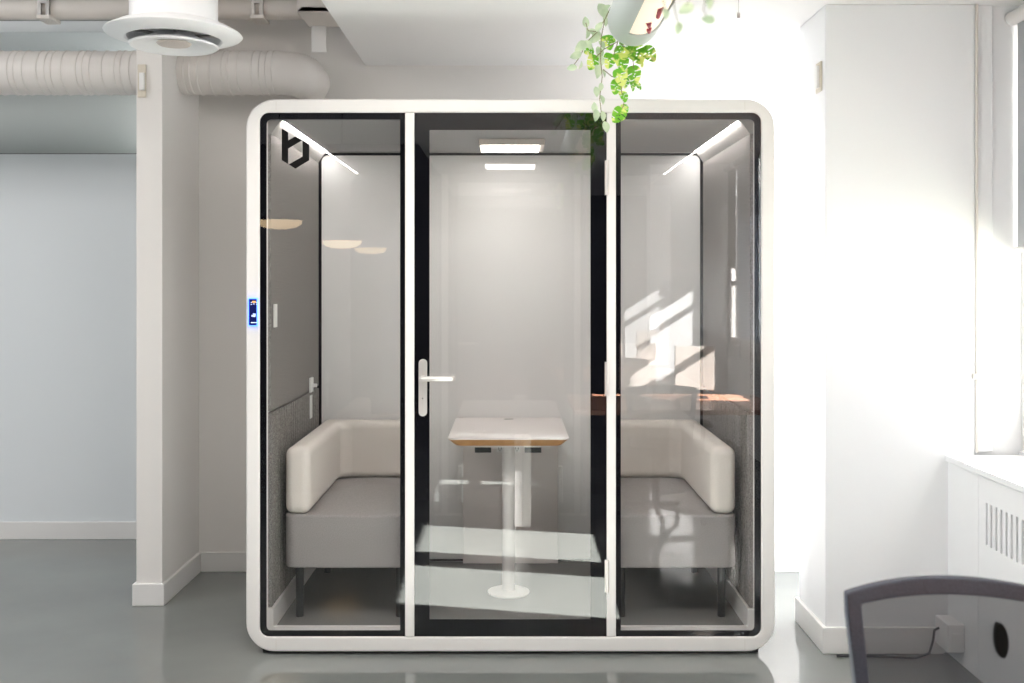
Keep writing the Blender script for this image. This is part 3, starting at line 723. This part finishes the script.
near = [(720, 48, 50, -150, 0), (850, 15, 36, -90, 0), (845, 112, 40, 170, 10), (675, 160, 38, -100, 0), (600, 75, 36, -90, 20)]
plant('trailing_plant', 'blurred pale leaves hanging from the planter nearer the camera, at the top right', P(690, 10, 1.7),
      [[(560, -60), (640, -20), (740, -10), (720, 30)], [(740, -10), (830, -30), (815, 60), (840, 100)], [(640, -20), (660, 90), (675, 150)], [(560, -60), (590, 10), (600, 70)]],
      near, leaf_oval, 'leafp', 1.7)

# ================================================================ OUTDOORS GROUND
struct(B('outdoor_ground', 2.4, 30, -20, 25, -0.6, -0.5, 'ground'))

# ================================================================ LIGHT
w = bpy.data.worlds.new('world'); bpy.context.scene.world = w; w.use_nodes = True
bg = w.node_tree.nodes['Background']; bg.inputs[0].default_value = (0.90, 0.95, 1.0, 1); bg.inputs[1].default_value = 1.6
def sun(dirv, e, col):
    l = bpy.data.lights.new('sun', 'SUN'); l.energy = e; l.color = col; l.angle = math.radians(0.5)
    o = bpy.data.objects.new('sun', l); C.objects.link(o); o.rotation_euler = Vector(dirv).to_track_quat('-Z', 'Y').to_euler()
def area(name, loc, dirv, sx, sy, e, col):
    l = bpy.data.lights.new(name, 'AREA'); l.shape = 'RECTANGLE'; l.size = sx; l.size_y = sy; l.energy = e; l.color = col
    o = bpy.data.objects.new(name, l); C.objects.link(o); o.location = loc; o.rotation_euler = Vector(dirv).to_track_quat('-Z', 'Y').to_euler()
sun((-0.94, -0.215, -0.59), 190.0, (1.0, 0.97, 0.93))
area('alcove_fill', (WX-0.03, 4.84, 1.4), (-1, 0.2, 0), 0.6, 2.1, 52, (0.97, 0.98, 1.0))  # added fill lamp on the solid alcove wall, brightens the back wall
area('window_light', (WX+0.30, 3.0, 1.7), (-1, 0, -0.1), 1.9, 1.6, 10, (0.94, 0.97, 1.0))
area('rear_window_light', (WX+0.30, 0.2, 1.7), (-1, 0, 0), 2.6, 1.6, 40, (0.95, 0.97, 1.0))
area('far_room_fill', (-4.5, 3.2, 3.2), (0, 0.35, -1), 2.5, 1.5, 105, (0.99, 0.98, 0.98))  # unseen fill added to lift the far left room
area('ceiling_fill', (-1.75, 2.4, 3.2), (0.35, 0.6, -1), 1.4, 1.2, 32, (1.0, 0.91, 0.84))  # added soft fill without a fitting, for the left side
area('low_ceiling_fill', (-0.1, 2.45, 2.575), (0, 0, -1), 1.0, 0.5, 38, (1.0, 0.96, 0.93))  # unseen fill added under the lowered ceiling to brighten the booth front

# ================================================================ CAMERA
cam = bpy.data.cameras.new('camera'); co = bpy.data.objects.new('camera', cam); C.objects.link(co)
co.location = (0, 0, H); co.rotation_euler = (math.radians(90), 0, 0)
cam.sensor_width = 36; cam.lens = 36*F/1024; cam.shift_y = -(341.5-VY)/1024; cam.clip_start = 0.05
cam.dof.use_dof = True; cam.dof.focus_distance = 4.1; cam.dof.aperture_fstop = 3.2
sc = bpy.context.scene; sc.camera = co
sc.view_settings.view_transform = 'Standard'; sc.view_settings.look = 'None'; sc.view_settings.exposure = 0.08
sc.cycles.max_bounces = 16; sc.cycles.diffuse_bounces = 8; sc.cycles.glossy_bounces = 6; sc.cycles.transparent_max_bounces = 24
sc.cycles.sample_clamp_indirect = 6
